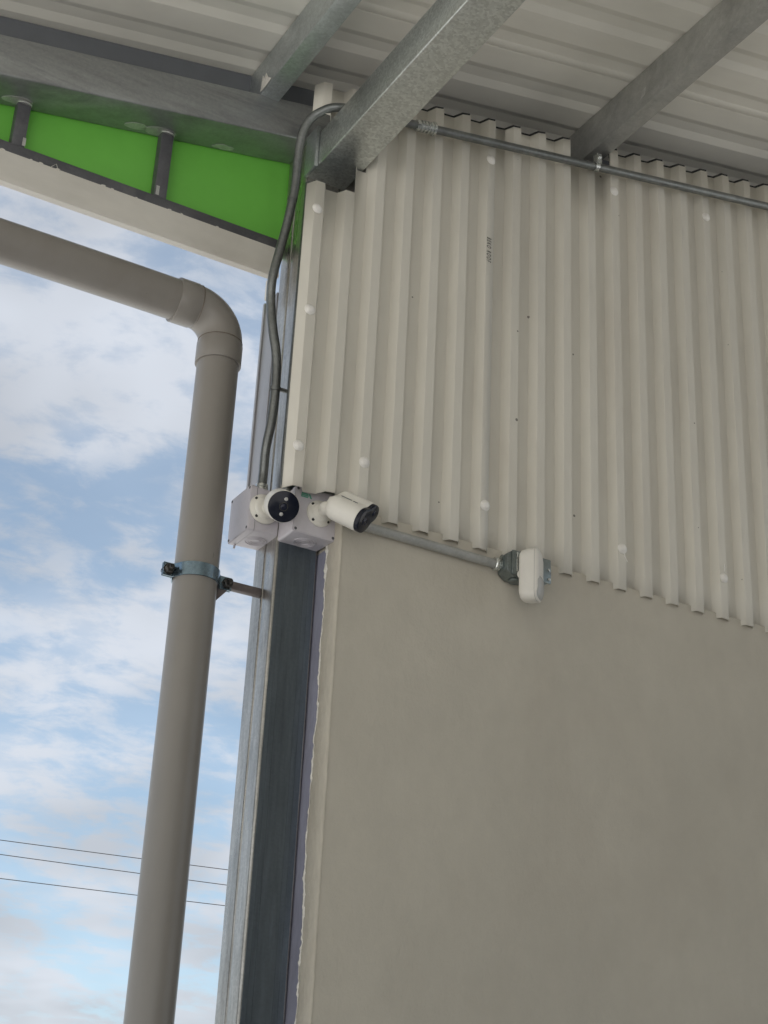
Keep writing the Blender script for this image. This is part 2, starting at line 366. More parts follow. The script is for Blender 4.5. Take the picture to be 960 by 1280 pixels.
# ------------------------------------------------------------------ plaster wall
wall = thing('plaster_wall', (3.5, .15, 0), 'smooth taupe plastered wall below the corrugated cladding', 'wall')
bm = B(); box(bm, 1.8225, 8.39, .02, .28, -.05, 3.462)
obj('wall_face', bm, 'plaster', wall)
bm = B(); sloped(bm, 1.8225, 8.39, .152, .28, lambda x: 3.4625, lambda x: raf_bot(x)-.001); obj('upper_backing', bm, 'galv_dull', wall)
bm = B(); box(bm, 1.8187, 1.8222, .055, .27, 0, 3.36); obj('steel_edge_strip', bm, 'purple', wall)
bm = B(); n = 620; prev = None
for k in range(n+1):
    z = 3.45*k/n
    yb = .094+.010*noise.noise(Vector((.3, 0, z*5)))+.006*noise.noise(Vector((3, 1, z*19)))+.005*noise.noise(Vector((7, 1, z*75)))
    fx = 1.8150+.0016*noise.noise(Vector((9, 2, z*8))); q = .0022*noise.noise(Vector((5, 5, z*6)))
    ring = [bm.verts.new(p) for p in ((1.8221, yb, z), (fx+.0012, yb-.001, z), (fx, yb-.004, z), (fx, .030+q, z), (fx+.0025, .0215+q*.4, z), (fx+.0055, .0186, z), (1.8228, .0186, z), (1.8238, .0203, z))]
    if prev:
        for j in range(len(ring)-1): bm.faces.new((prev[j], prev[j+1], ring[j+1], ring[j]))
    prev = ring
obj('render_edge', bm, 'edge', wall, 50)
bm = B(); prev = None                                               # chalky mortar ridge along the ragged joint
for k in range(n+1):
    z = 3.42*k/n
    yb = .094+.010*noise.noise(Vector((.3, 0, z*5)))+.006*noise.noise(Vector((3, 1, z*19)))+.005*noise.noise(Vector((7, 1, z*75)))
    w = max(.0004, .0066*(noise.noise(Vector((2, 8, z*4)))+.30+.8*noise.noise(Vector((1, 4, z*26)))+.8*noise.noise(Vector((6, 4, z*90)))))
    ring = [bm.verts.new((1.8186-h, yb+d, z)) for d, h in ((w*1.2, 0), (w*.5, .0042+w*.35), (-w*.7, .005), (-w*1.5, .003))]
    if prev:
        for j in range(3): bm.faces.new((prev[j], prev[j+1], ring[j+1], ring[j]))
    prev = ring
obj('mortar_ridge', bm, 'mortar', wall, 60)

# ------------------------------------------------------------------ corrugated cladding
PI_, X0 = .1009, 1.983
def clad_top(x): return 4.94+.203*(x-2.08)
def clad_profile(x0, x1, extra=()):
    pts = set(extra) | {x0, x1}
    for k in range(-5, 70):
        e = X0+PI_*k                    # right edge of a crest
        for d in (-.031, -.0295, -.0015, 0, .0145, .016, .0545, .056): 
            if x0 < e+d < x1: pts.add(round(e+d, 5))
    return sorted(pts)
def clad_y(x):
    t = (x-X0) % PI_
    if t > PI_-.0300: return 0.0
    if t < .0005: return 0.0
    if t < .016: return .0275*(t-.0005)/.0155
    if t < .0545: return .0275
    return .0275*(1-(t-.0545)/(PI_-.03-.0545))
def holes(x):
    """pieces of sheet left standing at x: list of (z0, z1)"""
    b, t = 3.443+.0035*noise.noise(Vector((x*23, 1, 0))), clad_top(x)+.004*noise.noise(Vector((x*17, 4, 0)))
    if x < 1.7895: b = 3.468+.1*(x-1.63)
    if x < 1.7895: return [(b, 4.479+.07*(x-1.63)), (4.735+.02*(x-1.63), t)]
    if x < 1.8285: return [(b, 4.599), (4.737, t)]
    if 2.5965 < x < 2.757: t = 4.99
    return [(b, t)]
def cladding(label, x0, x1, dy, extra):
    o = thing('cladding_sheet', ((x0+x1)/2, dy, 3.443), label, 'cladding sheet', 'corrugated cladding sheets on the gable')
    bm = B(); xs = clad_profile(x0, x1, extra)
    for a, b in zip(xs, xs[1:]):
        if b-a < 1e-5: continue
        m_ = (a+b)/2; H = holes(m_)
        eps = min(.0002, (b-a)*.2)
        for i, (u, v) in enumerate(H):
            ha, hb = holes(a+eps)[i] if len(holes(a+eps)) == len(H) else (u, v), holes(b-eps)[i] if len(holes(b-eps)) == len(H) else (u, v)
            lv = [q for q in (3.56, 3.9, 4.25, 4.599, 4.737, 4.99) if max(ha[0], hb[0])+.02 < q < min(ha[1], hb[1])-.002]
            la, lb = [ha[0]]+lv+[ha[1]], [hb[0]]+lv+[hb[1]]
            for k in range(len(la)-1):
                bm.faces.new([bm.verts.new((xx, clad_y(xx)+dy, zz)) for xx, zz in ((a, la[k]), (b, lb[k]), (b, lb[k+1]), (a, la[k+1]))])
    bmesh.ops.remove_doubles(bm, verts=bm.verts[:], dist=.0006)
    s = obj('sheet', bm, 'sheet', o, 9, recalc=False)
    md = s.modifiers.new('thick', 'SOLIDIFY'); md.thickness = .0018; md.offset = -1
    runs = []                                                       # dark strip painting the shaded gap just above the cut top edge
    for a, b in zip(xs, xs[1:]):
        if a < 1.83-1e-4 or b-a < 1e-5: continue
        m_ = (a+b)/2
        if 2.5965 < m_ < 2.757: continue
        runs.append((a, b))
    bm = B()
    for a, b in runs:
        q = [(a, holes(a+1e-4)[-1][1]), (b, holes(b-1e-4)[-1][1])]
        if abs(q[0][1]-q[1][1]) > .05: q[0] = (a, clad_top(a)); q[1] = (b, clad_top(b))
        bm.faces.new([bm.verts.new((xx, clad_y(xx)+dy+.0045, zz)) for xx, zz in ((a, q[0][1]-.03), (b, q[1][1]-.03), (b, q[1][1]+.011), (a, q[0][1]+.011))])
    bmesh.ops.remove_doubles(bm, verts=bm.verts[:], dist=.0006)
    f = obj('gap_shade_strip', bm, 'gap_shade', o, recalc=False)
    md = f.modifiers.new('thick', 'SOLIDIFY'); md.thickness = .012; md.offset = -1
    return o
shA = cladding('cream corrugated cladding sheet at the column, with small black print', 1.633, 2.2832, 0, (1.7895, 1.8285))
shB = cladding('wide cream corrugated cladding right of the vertical seam', 2.258, 8.39, .0045, (2.5965, 2.757))
capm = None
def screw(parent, x, z, y=0):
    global capm
    if capm is None:
        bm = B(); lathe(bm, (0, 0, 0), (0, -1, 0), [(0, 0), (0, .0168), (.0022, .0168), (.0034, .0140), (.0040, .0128), (.0070, .0118), (.0090, .0090), (.0100, 0)], 16)
        bmesh.ops.recalc_face_normals(bm, faces=bm.faces[:])
        capm = bpy.data.meshes.new('screw_cap'); bm.to_mesh(capm); bm.free(); capm.shade_smooth(); capm.materials.append(M['cap'])
    o = bpy.data.objects.new('screw_cap', capm); COL.objects.link(o); o.parent = parent
    o.location = Vector((x, y, z))-parent.location
    o.rotation_euler = (random.uniform(-.12, .12), random.uniform(0, 6), 0)
for x, z in ((1.660, 4.382), (1.661, 4.032), (1.659, 3.593), (1.866, 3.602), (2.272, 3.581), (2.266, 4.818)): screw(shA, x, z)
for x, z in ((2.776, 3.577), (3.179, 3.581), (2.770, 4.906), (3.177, 4.963), (3.58, 3.58), (3.58, 5.05)): screw(shB, x, z, .0045)
text_mesh('printed_text', 'BEKO ROOF', 'ink', shA, (2.2575, 0, 4.516), (0, 0, -1), (1, 0, 0), .0165, .093, .3)
for px_, pz, pts in ((2.776, 3.560, [(0, 0), (.004, -.012), (.013, -.026)]), (3.175, 3.600, [(0, 0), (.003, .012), (.001, .026)]), (2.79, 3.0, None)):
    if pts: obj('plastic_shaving', tube(B(), [(px_+a, -.004, pz+b) for a, b in pts], .0014, 6), 'cap', shB)

# ------------------------------------------------------------------ green panel, its frame, cream board
bm = B(); box(bm, -3.0, 1.705, .2945, .3005, 4.385, 4.86)
tag(obj('fascia_signboard', bm, 'green'), 'bright green fascia signboard under the rafter beam', 'signboard')
fr = thing('panel_frame', (1.0, .27, 4.39), 'dark steel frame of posts and rail in front of the green panel', 'frame')
bm = B(); box(bm, -3.0, 1.672, .2515, .2935, 4.3825, 4.4155, .003); obj('bottom_rail', bm, 'frame', fr, 30)
for x in (-.50, -.06, .381, .822, 1.262):
    bm = B(); box(bm, x-.0195, x+.0195, .2535, .2915, 4.4157, raf_bot(x)+.004, .003); obj('post', bm, 'frame', fr, 30)
    bm = B(); lathe(bm, (x, .263, raf_bot(x)-.006), (.0, -.3, 1), [(0, 0), (0, .022), (.003, .024), (.006, .020), (.007, 0)], 12); obj('weld_bead', bm, 'patch', fr)
bm = B(); box(bm, .833, .8425, .2522, .2532, 4.42, 4.448); obj('paint_scuff', bm, 'patch', fr)
bm = B(); box(bm, 1.246, 1.256, .2522, .2532, 4.42, 4.452); obj('paint_scuff', bm, 'patch', fr)
bd = thing('fascia_board', (.5, .26, 4.27), 'cream fascia board below the green panel, open sky beneath', 'board')
bm = B(); prism(bm, [(.2515, 4.3815), (.2475, 4.3790), (.2485, 4.300), (.2465, 4.2835), (.2495, 4.2785), (.2735, 4.2785), (.2775, 4.282), (.2775, 4.3815)], lambda u, v, w: (w, u, v), -3.0, 1.6655)
obj('board', bm, 'board', bd, 40)
for k in range(16):                                                  # crumbs of mortar and loose fibres on its top edge
    x = random.uniform(.75, 1.55); bm = B(); r_ = random.uniform(.002, .0055)
    lathe(bm, (x, .2485, 4.381), (1, random.uniform(-.2, .2), random.uniform(-.15, .15)), [(-r_*1.8, 0), (-r_*.9, r_*.45), (r_*.6, r_*.55), (r_*1.9, 0)], 7)
    if k < 10: obj('mortar_crumb', bm, 'mortar', bd)
    else: bm.free()
for x, a in ((.925, 1.4),):
    obj('loose_fibre', tube(B(), [(x, .247, 4.38), (x+.012, .243, 4.392), (x+.026, .244, 4.392-.02*a)], .0009, 5), 'mortar', bd)
bm = B(); box(bm, 1.640, 1.664, .262, .285, 4.205, 4.277, .004); obj('end_clip', bm, 'board', bd, 30)

# ------------------------------------------------------------------ downpipe
PX, PY, PZ, PR, BR = 1.489, .225, 4.067, .0608, .097
dp = thing('downpipe', (PX, PY, 0), 'grey PVC downpipe with an elbow beside the column', 'pipe')
def shell(bm, path, r, seg=40): return tube(bm, path, r, seg)
obj('horizontal_pipe', shell(B(), [(-3.0+k*.2, PY, PZ+.0015*math.sin(k)) for k in range(22)]+[(1.385, PY, PZ)], PR), 'pvc', dp, 40)
obj('vertical_pipe', shell(B(), [(PX, PY, z) for z in (.0, .6, 1.2, 1.8, 2.4, 3.0, 3.5, 3.93)], PR), 'pvc', dp, 40)
arc = [(PX-BR+BR*math.sin(R(a)), PY, PZ-BR+BR*math.cos(R(a))) for a in range(0, 91, 5)]
el = obj('elbow', shell(B(), [(1.386, PY, PZ)]+arc+[(PX, PY, 3.958)], PR+.0032), 'pvc', dp, 40)
def collar(p0, p1, r):
    bm = B(); h = (Vector(p1)-Vector(p0)).length
    lathe(bm, p0, Vector(p1)-Vector(p0), [(0, PR-.001), (0, r-.001), (.0015, r), (h-.010, r), (h, PR+.0025)], 40); return bm
obj('socket_collar', collar((1.334, PY, PZ), (1.402, PY, PZ), PR+.0062), 'pvc', el, 40)
obj('socket_collar', collar((PX, PY, 3.897), (PX, PY, 3.972), PR+.0062), 'pvc', el, 40)
for p_, d_j, r_j in (((1.4025, PY, PZ), (1, 0, 0), PR+.0036), ((PX, PY, 3.9725), (0, 0, 1), PR+.0036)):
    dj, uj, wj = frame_of(d_j); bm = B()
    tube(bm, [Vector(p_)+(uj*math.cos(2*math.pi*k/48)+wj*math.sin(2*math.pi*k/48))*r_j for k in range(49)], .0013, 6, caps=False)
    obj('glue_line', bm, 'glue', el, 60)
br = thing('pipe_bracket', (PX, PY, 3.22), 'steel strap clamp with bolts holding the downpipe to the column', 'pipe clamp')
ZB0, ZB1 = 3.217, 3.255
def strap(sgn):
    bm = B(); r0, r1 = PR+.001, PR+.0045; pts_o, pts_i = [], []
    for k in range(25):
        a = R(9+162*k/24); pts_o.append((PX+r1*math.cos(a), PY-sgn*r1*math.sin(a))); pts_i.append((PX+r0*math.cos(a), PY-sgn*r0*math.sin(a)))
    e = .0035
    out = [(PX+PR+.044, PY-sgn*.0062), (PX+PR+.010, PY-sgn*.0062)]+pts_o[1:-1]+[(PX-PR-.010, PY-sgn*.0062), (PX-PR-.036, PY-sgn*.0062),
           (PX-PR-.036, PY-sgn*.0022), (PX-PR-.006, PY-sgn*.0022)]+pts_i[1:-1][::-1]+[(PX+PR+.006, PY-sgn*.0022), (PX+PR+.044, PY-sgn*.0022)]
    vsA = [bm.verts.new((u, v, ZB0)) for u, v in out]; vsB = [bm.verts.new((u, v, ZB1)) for u, v in out]; n_ = len(out)
    for i in range(n_): bm.faces.new((vsA[i], vsA[(i+1) % n_], vsB[(i+1) % n_], vsB[i]))
    # caps as a quad strip between outer and inner outline
    h = n_//2
    for V in (vsA, vsB):
        for i in range(h-1): bm.faces.new((V[i], V[i+1], V[n_-2-i], V[n_-1-i]))
    return bm
obj('clamp_strap', strap(1), 'strap', br, 35); obj('clamp_strap', strap(-1), 'strap', br, 35)
for x in (PX-PR-.021, PX+PR+.030):
    bm = B(); zc = (ZB0+ZB1)/2; cyl(bm, (x, PY+.026, zc), (x, PY-.034, zc), .0062, 14); bl = obj('bolt', bm, 'bolt', br, 40)
    bm = B(); lathe(bm, (x, PY-.0065, zc), (0, -1, 0), [(0, 0), (0, .0165), (.002, .0165), (.002, .0135), (.013, .0135), (.0145, .011), (.0145, 0)], 6); obj('nut', bm, 'bolt', bl)
    bm = B(); lathe(bm, (x, PY+.0065, zc), (0, 1, 0), [(0, 0), (0, .0165), (.002, .0165), (.002, .0135), (.012, .0135), (.012, 0)], 6); obj('bolt_head', bm, 'bolt', bl)
bm = B(); box(bm, PX+PR+.002, 1.6852, .2200, .2400, 3.2255, 3.2485, .0015); 
obj('arm', bm, 'arm', br, 30)
bm = B(); prism(bm, [(PX+PR+.001, 3.224), (PX+PR+.040, 3.2245), (PX+PR+.001, 3.178)], lambda u, v, w: (u, w, v), .222, .238); obj('gusset', bm, 'arm', br)

# ------------------------------------------------------------------ junction boxes
def junction_box(label, c, nrm, up_w=(.132, .138, .092), grp='junction boxes on the column'):
    """c: centre of the back face; nrm: lid direction"""
    n = Vector(nrm); u = n.cross(Vector((0, 0, 1))); u.normalize(); w, h, d = up_w; c = Vector(c)
    t = thing('junction_box', c-Vector((0, 0, h/2)), label, 'junction box', grp)
    T = lambda a, b, e: tuple(c+u*a+Vector((0, 0, 1))*b+n*e)
    def slab(a, h_, d0, d1, r, taper=0):
        bm = B(); o1 = rrect(-a/2+taper, a/2-taper, -h_/2+taper, h_/2-taper, r, 5); o2 = rrect(-a/2, a/2, -h_/2, h_/2, r, 5)
        A_ = [bm.verts.new(T(p[0], p[1], d0)) for p in o1]; B_ = [bm.verts.new(T(p[0], p[1], d1)) for p in o2]; n_ = len(o1)
        for i in range(n_): bm.faces.new((A_[i], A_[(i+1) % n_], B_[(i+1) % n_], B_[i]))
        bm.faces.new(A_); bm.faces.new(B_); return bm
    body = obj('body', slab(w-.002, h-.002, 0, d-.0215, .007, .002), 'box', t, 35)
    obj('rim', slab(w-.006, h-.006, d-.0215, d-.0195, .006), 'greyink', t, 35)
    bm = slab(w, h, d-.0195, d-.002, .007); lid = obj('lid', bm, 'box', t, 35)
    obj('lid_face', slab(w-.005, h-.005, d-.0021, d, .006), 'box', lid, 35)
    for a in (-1, 1):
        for b in (-1, 1):
            bm = B(); lathe(bm, T(a*(w/2-.0085), b*(h/2-.0085), d-.0005), n, [(0, 0), (0, .0042), (.0012, .0042), (.0016, .0035), (.0012, .002), (.0006, 0)], 12); obj('lid_screw', bm, 'greyink', lid)
    # knockout rings on the underside and both sides
    for r_ in (.030, .022, .014):
        bm = B(); cc = Vector(T(0, -h/2+.0012, (d-.0215)/2+.001)); s_ = .95 if r_ > .025 else 1
        tube(bm, [cc+u*(r_*math.cos(a_)*1.0)+n*(min(r_, .030)*math.sin(a_)*.98) for a_ in [2*math.pi*k/28 for k in range(29)]], .0014, 6, caps=False); obj('knockout_ring', bm, 'box', t, 60)
        for sg in (-1, 1):
            bm = B(); cc = Vector(T(sg*(w/2-.0012), 0, (d-.0215)/2))
            if r_ < .025: tube(bm, [cc+Vector((0, 0, 1))*(r_*math.cos(a_))+n*(r_*math.sin(a_)) for a_ in [2*math.pi*k/28 for k in range(29)]], .0014, 6, caps=False); obj('knockout_ring', bm, 'box', t, 60)
            else: bm.free()
    return t, T
jb1, T1 = junction_box('lavender grey junction box on the column side, lid facing the sky', (1.6857, .2115, 3.447), (-1, 0, 0))
jb2, T2 = junction_box('lavender grey junction box with green print on its lid', (1.7525, .1497, 3.4335), (0, -1, 0), (.133, .138, .097))
bm = B(); cyl(bm, (1.612, .263, 3.380), (1.610, .266, 3.366), .003, 8); obj('hinge_pin', bm, 'box', jb1, 40)
# green maker's mark: short bars and a wedge
for k, (x0, x1, z) in enumerate(((1.7055, 1.7255, 3.4828), (1.7040, 1.7270, 3.4780), (1.7040, 1.7255, 3.4732))):
    bm = B(); box(bm, x0, x1, .0515, .0526, z-.0017, z+.0017); obj('printed_mark', bm, 'greenink', jb2)
bm = B(); prism(bm, [(1.7265, 3.4845), (1.731, 3.4845), (1.7375, 3.4715), (1.7325, 3.4715)], lambda u, v, w: (u, w, v), .0515, .0526); obj('printed_mark', bm, 'greenink', jb2)

# ------------------------------------------------------------------ security cameras
def ball(bm, c, r, seg=20):
    lathe(bm, Vector(c), (0, 0, 1), [(-r, 0)]+[(-r*math.cos(math.pi*k/12), r*math.sin(math.pi*k/12)) for k in range(1, 12)]+[(r, 0)], seg); return bm
def cam_base(t, c, nrm, r):
    b = obj('base', lathe(B(), c, nrm, [(0, 0), (0, r), (.003, r), (.006, r*.94), (.010, r*.74), (.014, r*.70), (.018, r*.58), (.019, 0)], 36), 'white', t, 40)
    d, u, w = frame_of(nrm)
    for k in range(4):
        a = R(40+90*k); p = Vector(c)+(u*math.cos(a)+w*math.sin(a))*r*.84
        obj('base_screw', lathe(B(), p+d*.006, nrm, [(0, 0), (0, .0042), (.003, .0042), (.0035, 0)], 10), 'black', b)
    return b
c1 = thing('security_camera', (1.636, .145, 3.40), 'round white bullet camera facing the viewer, on the left junction box', 'camera', 'security cameras')
cam_base(c1, (1.637, .1453-.0012, 3.448), (0, -1, 0), .044)
base1, face1 = Vector((1.637, .126, 3.445)), Vector((1.6285, -.002, 3.398)); ax1 = Vector((-.23, -.85, -.48)).normalized()
bp = face1-ax1*.105
obj('joint', tube(B(), spline([base1+Vector((0, .006, 0)), base1+Vector((.006, -.010, -.002)), bp+ax1*.004, bp+ax1*.02], 4), .0165, 20), 'white', c1, 50)
r_ = .0440
obj('body', lathe(B(), bp, ax1, [(0, 0), (0, r_*.55), (.006, r_*.78), (.016, r_*.95), (.03, r_), (.098, r_), (.103, r_*.985), (.104, r_*.975), (.103, r_*.97), (.1015, 0)], 48), 'white', c1, 50)
fc = obj('front_glass', lathe(B(), bp+ax1*.1016, ax1, [(0, 0), (0, r_*.965), (.0036, r_*.965), (.0044, r_*.93), (.0044, 0)], 48), 'glass', c1, 40)
d1, u1, w1 = frame_of(ax1)
fz = bp+ax1*.1060
obj('lens_ring', lathe(B(), fz, ax1, [(0, .0125), (.0012, .0122), (.0014, .0105), (.0002, .0098)], 32), 'black', fc, 50)
obj('lens', lathe(B(), fz, ax1, [(-.0002, .0096), (.0014, .0078), (.0026, .004), (.003, 0)], 24), 'lensglass', fc, 60)
vup = Vector((.15, 0, 1)); vup = (vup-ax1*vup.dot(ax1)).normalized()
for s_ in (1, -1):
    obj('spot_light', lathe(B(), fz+vup*s_*.0212, ax1, [(0, 0), (0, .0052), (.0006, .0050), (.0016, .0030), (.002, 0)], 20), 'led', fc, 60)

c2 = thing('security_camera', (1.78, .05, 3.40), 'white bullet camera with black two-lobed front, pointing along the wall', 'camera', 'security cameras')
bc = Vector((1.763, .053-.0012, 3.434))
cam_base(c2, bc, (0, -1, 0), .039)
ax2 = Vector((.60, -.64, -.50)).normalized()
back = Vector((1.773, -.012, 3.447))
w2 = Vector((ax2.y, -ax2.x, 0)).normalized(); u2 = ax2.cross(w2).normalized()
if u2.z < 0: u2 = -u2
u2, w2 = (u2*.848-w2*.53).normalized(), (w2*.848+u2*.53).normalized()      # the body is rolled in its joint
obj('joint', tube(B(), spline([bc+Vector((0, -.012, 0)), bc+Vector((.002, -.030, .004)), bc+Vector((.010, -.055, .010)), back-ax2*.006, back+ax2*.01], 5), .0150, 20), 'white', c2, 50)
obj('joint_ball', ball(B(), bc+Vector((.003, -.036, .004)), .0205), 'white', c2, 50)
def snow(sc=1.0, n_=56):
    """two-lobed outline: big lobe below, small lobe above, soft waist"""
    pts = []
    for k in range(n_):
        a = 2*math.pi*k/n_; dx_, dy_ = math.cos(a), math.sin(a); lo, hi = 0, .12
        for _ in range(26):
            md_ = (lo+hi)/2; x_, y_ = dx_*md_, dy_*md_+.008
            f_ = (.0350**2/max(1e-9, x_*x_+(y_+.008)**2))**1.9+(.0235**2/max(1e-9, x_*x_+(y_-.038)**2))**1.9
            if f_ > 1: lo = md_
            else: hi = md_
        pts.append((dx_*lo*sc, (dy_*lo+.008)*sc))
    return pts
def loft(secs):
    bm = B(); rings = [[bm.verts.new(p) for p in s_] for s_ in secs]; n_ = len(rings[0])
    for a, b in zip(rings, rings[1:]):
        for i in range(n_): bm.faces.new((a[i], a[(i+1) % n_], b[(i+1) % n_], b[i]))
    bm.faces.new(rings[0]); bm.faces.new(rings[-1]); return bm
def sec(t_, sc): return [back+ax2*t_+w2*x_+u2*(y_-.008) for x_, y_ in snow(sc)]
obj('body', loft([sec(0, .62), sec(.004, .80), (sec(.010, .92)), sec(.020, .99), sec(.030, 1.0), sec(.100, 1.0), sec(.104, .99)]), 'white', c2, 45)
fr2 = obj('front_cover', loft([sec(.1035, .955), sec(.1037, .965), sec(.1140, .965), sec(.1165, .945), sec(.1172, .90)]), 'glass', c2, 40)
for y_, rr in ((-.016, .013), (.027, .009)):
    p = back+ax2*.1172+u2*(y_)
    obj('lens', lathe(B(), p, ax2, [(-.0005, rr), (.0008, rr*.95), (.0012, rr*.75), (.0004, rr*.7), (.0018, rr*.35), (.0022, 0)], 24), 'lensglass', fr2, 60)
wa = math.radians(12)
tn = (w2*math.cos(wa)+u2*math.sin(wa)).normalized()
ty = (u2*math.cos(wa)-w2*math.sin(wa)).normalized()
for s0, s1 in ((.022, .056), (.062, .076)):
    bm = B(); yy = .006
    ps = []
    for t_ in (s0, s1):
        for q in (yy-.0022, yy+.0022):
            # push the point out to the body surface along w2
            lo, hi = 0, .06
            for _ in range(24):
                md_ = (lo+hi)/2; X_, Y_ = md_, q+.008
                f_ = (.0350**2/max(1e-9, X_*X_+(Y_+.008)**2))**1.9+(.0235**2/max(1e-9, X_*X_+(Y_-.038)**2))**1.9
                lo, hi = (md_, hi) if f_ > 1 else (lo, md_)
            ps.append(back+ax2*t_+w2*(lo+.0008)+u2*q)
    a, b, c, d = ps; ext = -w2*.0015
    A_ = [bm.verts.new(p) for p in (a, c, d, b)]; B_ = [bm.verts.new(p+ext) for p in (a, c, d, b)]
    for i in range(4): bm.faces.new((A_[i], A_[(i+1) % 4], B_[(i+1) % 4], B_[i]))
    bm.faces.new(A_); bm.faces.new(B_[::-1]); obj('printed_mark', bm, 'greyink', c2)

# ------------------------------------------------------------------ conduits
CR = .0138
path1 = [(1.652, .205, 3.535), (1.652, .203, 3.592), (1.643, .18, 3.657), (1.643, .16, 3.725), (1.643, .15, 3.799), (1.637, .14, 3.885), (1.628, .135, 3.946), (1.611, .135, 4.022), (1.597, .135, 4.113),
         (1.590, .12, 4.185), (1.601, .11, 4.277), (1.614, .10, 4.382), (1.623, .09, 4.503), (1.616, .07, 4.609), (1.616, .05, 4.675), (1.630, .03, 4.722), (1.665, .0, 4.752), (1.701, -.02, 4.762)]
k1 = thing('bent_conduit', (1.65, .2, 3.52), 'bent galvanised conduit rising from the left junction box past the green panel', 'conduit')
obj('tube', tube(B(), spline(path1+[(1.75, -.0215, 4.772), (1.80, -.0215, 4.780)], 8), CR, 20, .05), 'conduit', k1, 50)
def connector(t, p, axis, r, name='connector'):
    obj(name, lathe(B(), p, axis, [(0, 0), (0, r*1.25), (.006, r*1.25), (.0065, r*1.45), (.016, r*1.45), (.017, r*1.2), (.024, r*1.2), (.025, r*1.38), (.034, r*1.32), (.035, 0)], 20), 'fitting', t, 35)
connector(k1, (1.652, .2055, 3.5165), (0, 0, 1), CR)
p = Vector((1.6405, .1455, 3.832))
bm = B(); lathe(bm, p-Vector((0, 0, .005)), (-.1, -.15, 1), [(0, CR), (0, CR+.0025), (.011, CR+.0025), (.011, CR)], 20); sd_ = obj('saddle_clip', bm, 'conduit', k1, 40)
bm = B(); box(bm, 1.650, 1.676, .138, .146, 3.829, 3.839, .001); obj('clip_tab', bm, 'conduit', k1)
lathe_p = Vector((1.6195, .094, 4.452))
obj('joint_ring', lathe(B(), lathe_p, (.08, -.07, 1), [(0, CR*.9), (.0, CR+.0012), (.010, CR+.0012), (.010, CR*.9)], 20), 'bolt' and 'conduit', k1, 40)

def top_pt(x, y=-.0235): return (x, y, 4.8147+.1955*(x-1.983))
k2 = thing('sloping_conduit', (2.7, -.02, 4.9), 'straight galvanised conduit clipped across the top of the corrugated cladding', 'conduit')
obj('tube', tube(B(), [(1.80, -.0215, 4.780), top_pt(1.86), top_pt(1.93)]+[top_pt(2.0+.25*k) for k in range(13)], CR, 20), 'conduit', k2, 50)
d_ = (Vector(top_pt(3))-Vector(top_pt(2))).normalized()
pc = Vector(top_pt(1.968))
cp = obj('coupling', lathe(B(), pc, d_, [(0, CR), (0, CR*1.25), (.010, CR*1.35)]+sum([[(.010+.012*k, CR*1.12), (.0155+.012*k, CR*1.12), (.016+.012*k, CR*1.42), (.0215+.012*k, CR*1.42)] for k in range(4)], [])+[(.060, CR*1.15), (.062, CR*1.62), (.068, CR*1.62), (.069, CR)], 22), 'fitting', k2, 35)
for xq in (2.672,):
    q = Vector(top_pt(xq)); obj('pipe_clip', lathe(B(), q-d_*.008, d_, [(0, CR), (0, CR+.003), (.016, CR+.003), (.016, CR)], 20), 'fitting', k2, 40)
    bm = B(); box(bm, xq+.004, xq+.024, -.028, -.004, q.z+CR, q.z+CR+.045, .002); obj('clip_tab', bm, 'fitting', k2)
    bm = B(); lathe(bm, (xq+.014, -.028, q.z+CR+.028), (0, -1, 0), [(0, 0), (0, .006), (.004, .0055), (.006, .003), (.006, 0)], 12); obj('clip_screw', bm, 'fitting', k2)

k3 = thing('straight_conduit', (1.685, .138, 3.5), 'thin dark conduit running straight up the column edge beside the cladding', 'conduit')
obj('tube', tube(B(), spline([(1.704, .128, 3.500), (1.694, .134, 3.53), (1.686, .1385, 3.575), (1.6858, .1385, 3.8), (1.6862, .1385, 4.1), (1.6880, .137, 4.4), (1.6895, .136, 4.57)], 6), .0108, 16), 'conduit', k3, 50)

k4 = thing('lower_conduit', (2.1, .005, 3.39), 'galvanised conduit under the cladding edge between junction box and conduit box', 'conduit')
obj('tube', tube(B(), [(1.815, .0048, 3.411), (2.0, .005, 3.4105), (2.15, .005, 3.4095), (2.328, .004, 3.4085)], CR, 20), 'galv_dull', k4, 50)
obj('connector', lathe(B(), (2.308, .0035, 3.408), (1, 0, 0), [(0, CR), (0, CR*1.3), (.003, CR*1.5), (.008, CR*1.5), (.009, CR*1.15), (.016, CR*1.15), (.017, CR*1.3), (.024, CR*1.3), (.026, 0)], 20), 'fitting', k4, 35)

# ------------------------------------------------------------------ conduit box and motion sensor
cbx = thing('conduit_box', (2.40, .0, 3.36), 'dark zinc conduit box under the cladding edge, behind the motion sensor', 'conduit box')
bm = B(); oc = [(2.330, 3.383), (2.352, 3.366), (2.462, 3.366), (2.484, 3.383), (2.484, 3.434), (2.464, 3.450), (2.352, 3.450), (2.330, 3.434)]
prism(bm, oc, lambda u, v, w: (u, w, v), .0175, -.034)
bmesh.ops.bevel(bm, geom=bm.edges[:], offset=.004, segments=2, profile=.5, affect='EDGES')
cb = obj('body', bm, 'darkfit', cbx, 35)
bm = B(); box(bm, 2.344, 2.480, -.040, -.0345, 3.371, 3.447, .003); obj('cover_plate', bm, 'darkfit', cbx, 35)
bm = B(); box(bm, 2.356, 2.362, -.0445, -.0405, 3.380, 3.441, .0015); obj('cover_rib', bm, 'fitting', cbx, 35)
for x, z in ((2.372, 3.434), (2.471, 3.383), (2.470, 3.412)):
    obj('cover_screw', lathe(B(), (x, -.0402, z), (0, -1, 0), [(0, 0), (0, .005), (.003, .0045), (.004, 0)], 10), 'fitting', cbx, 35)
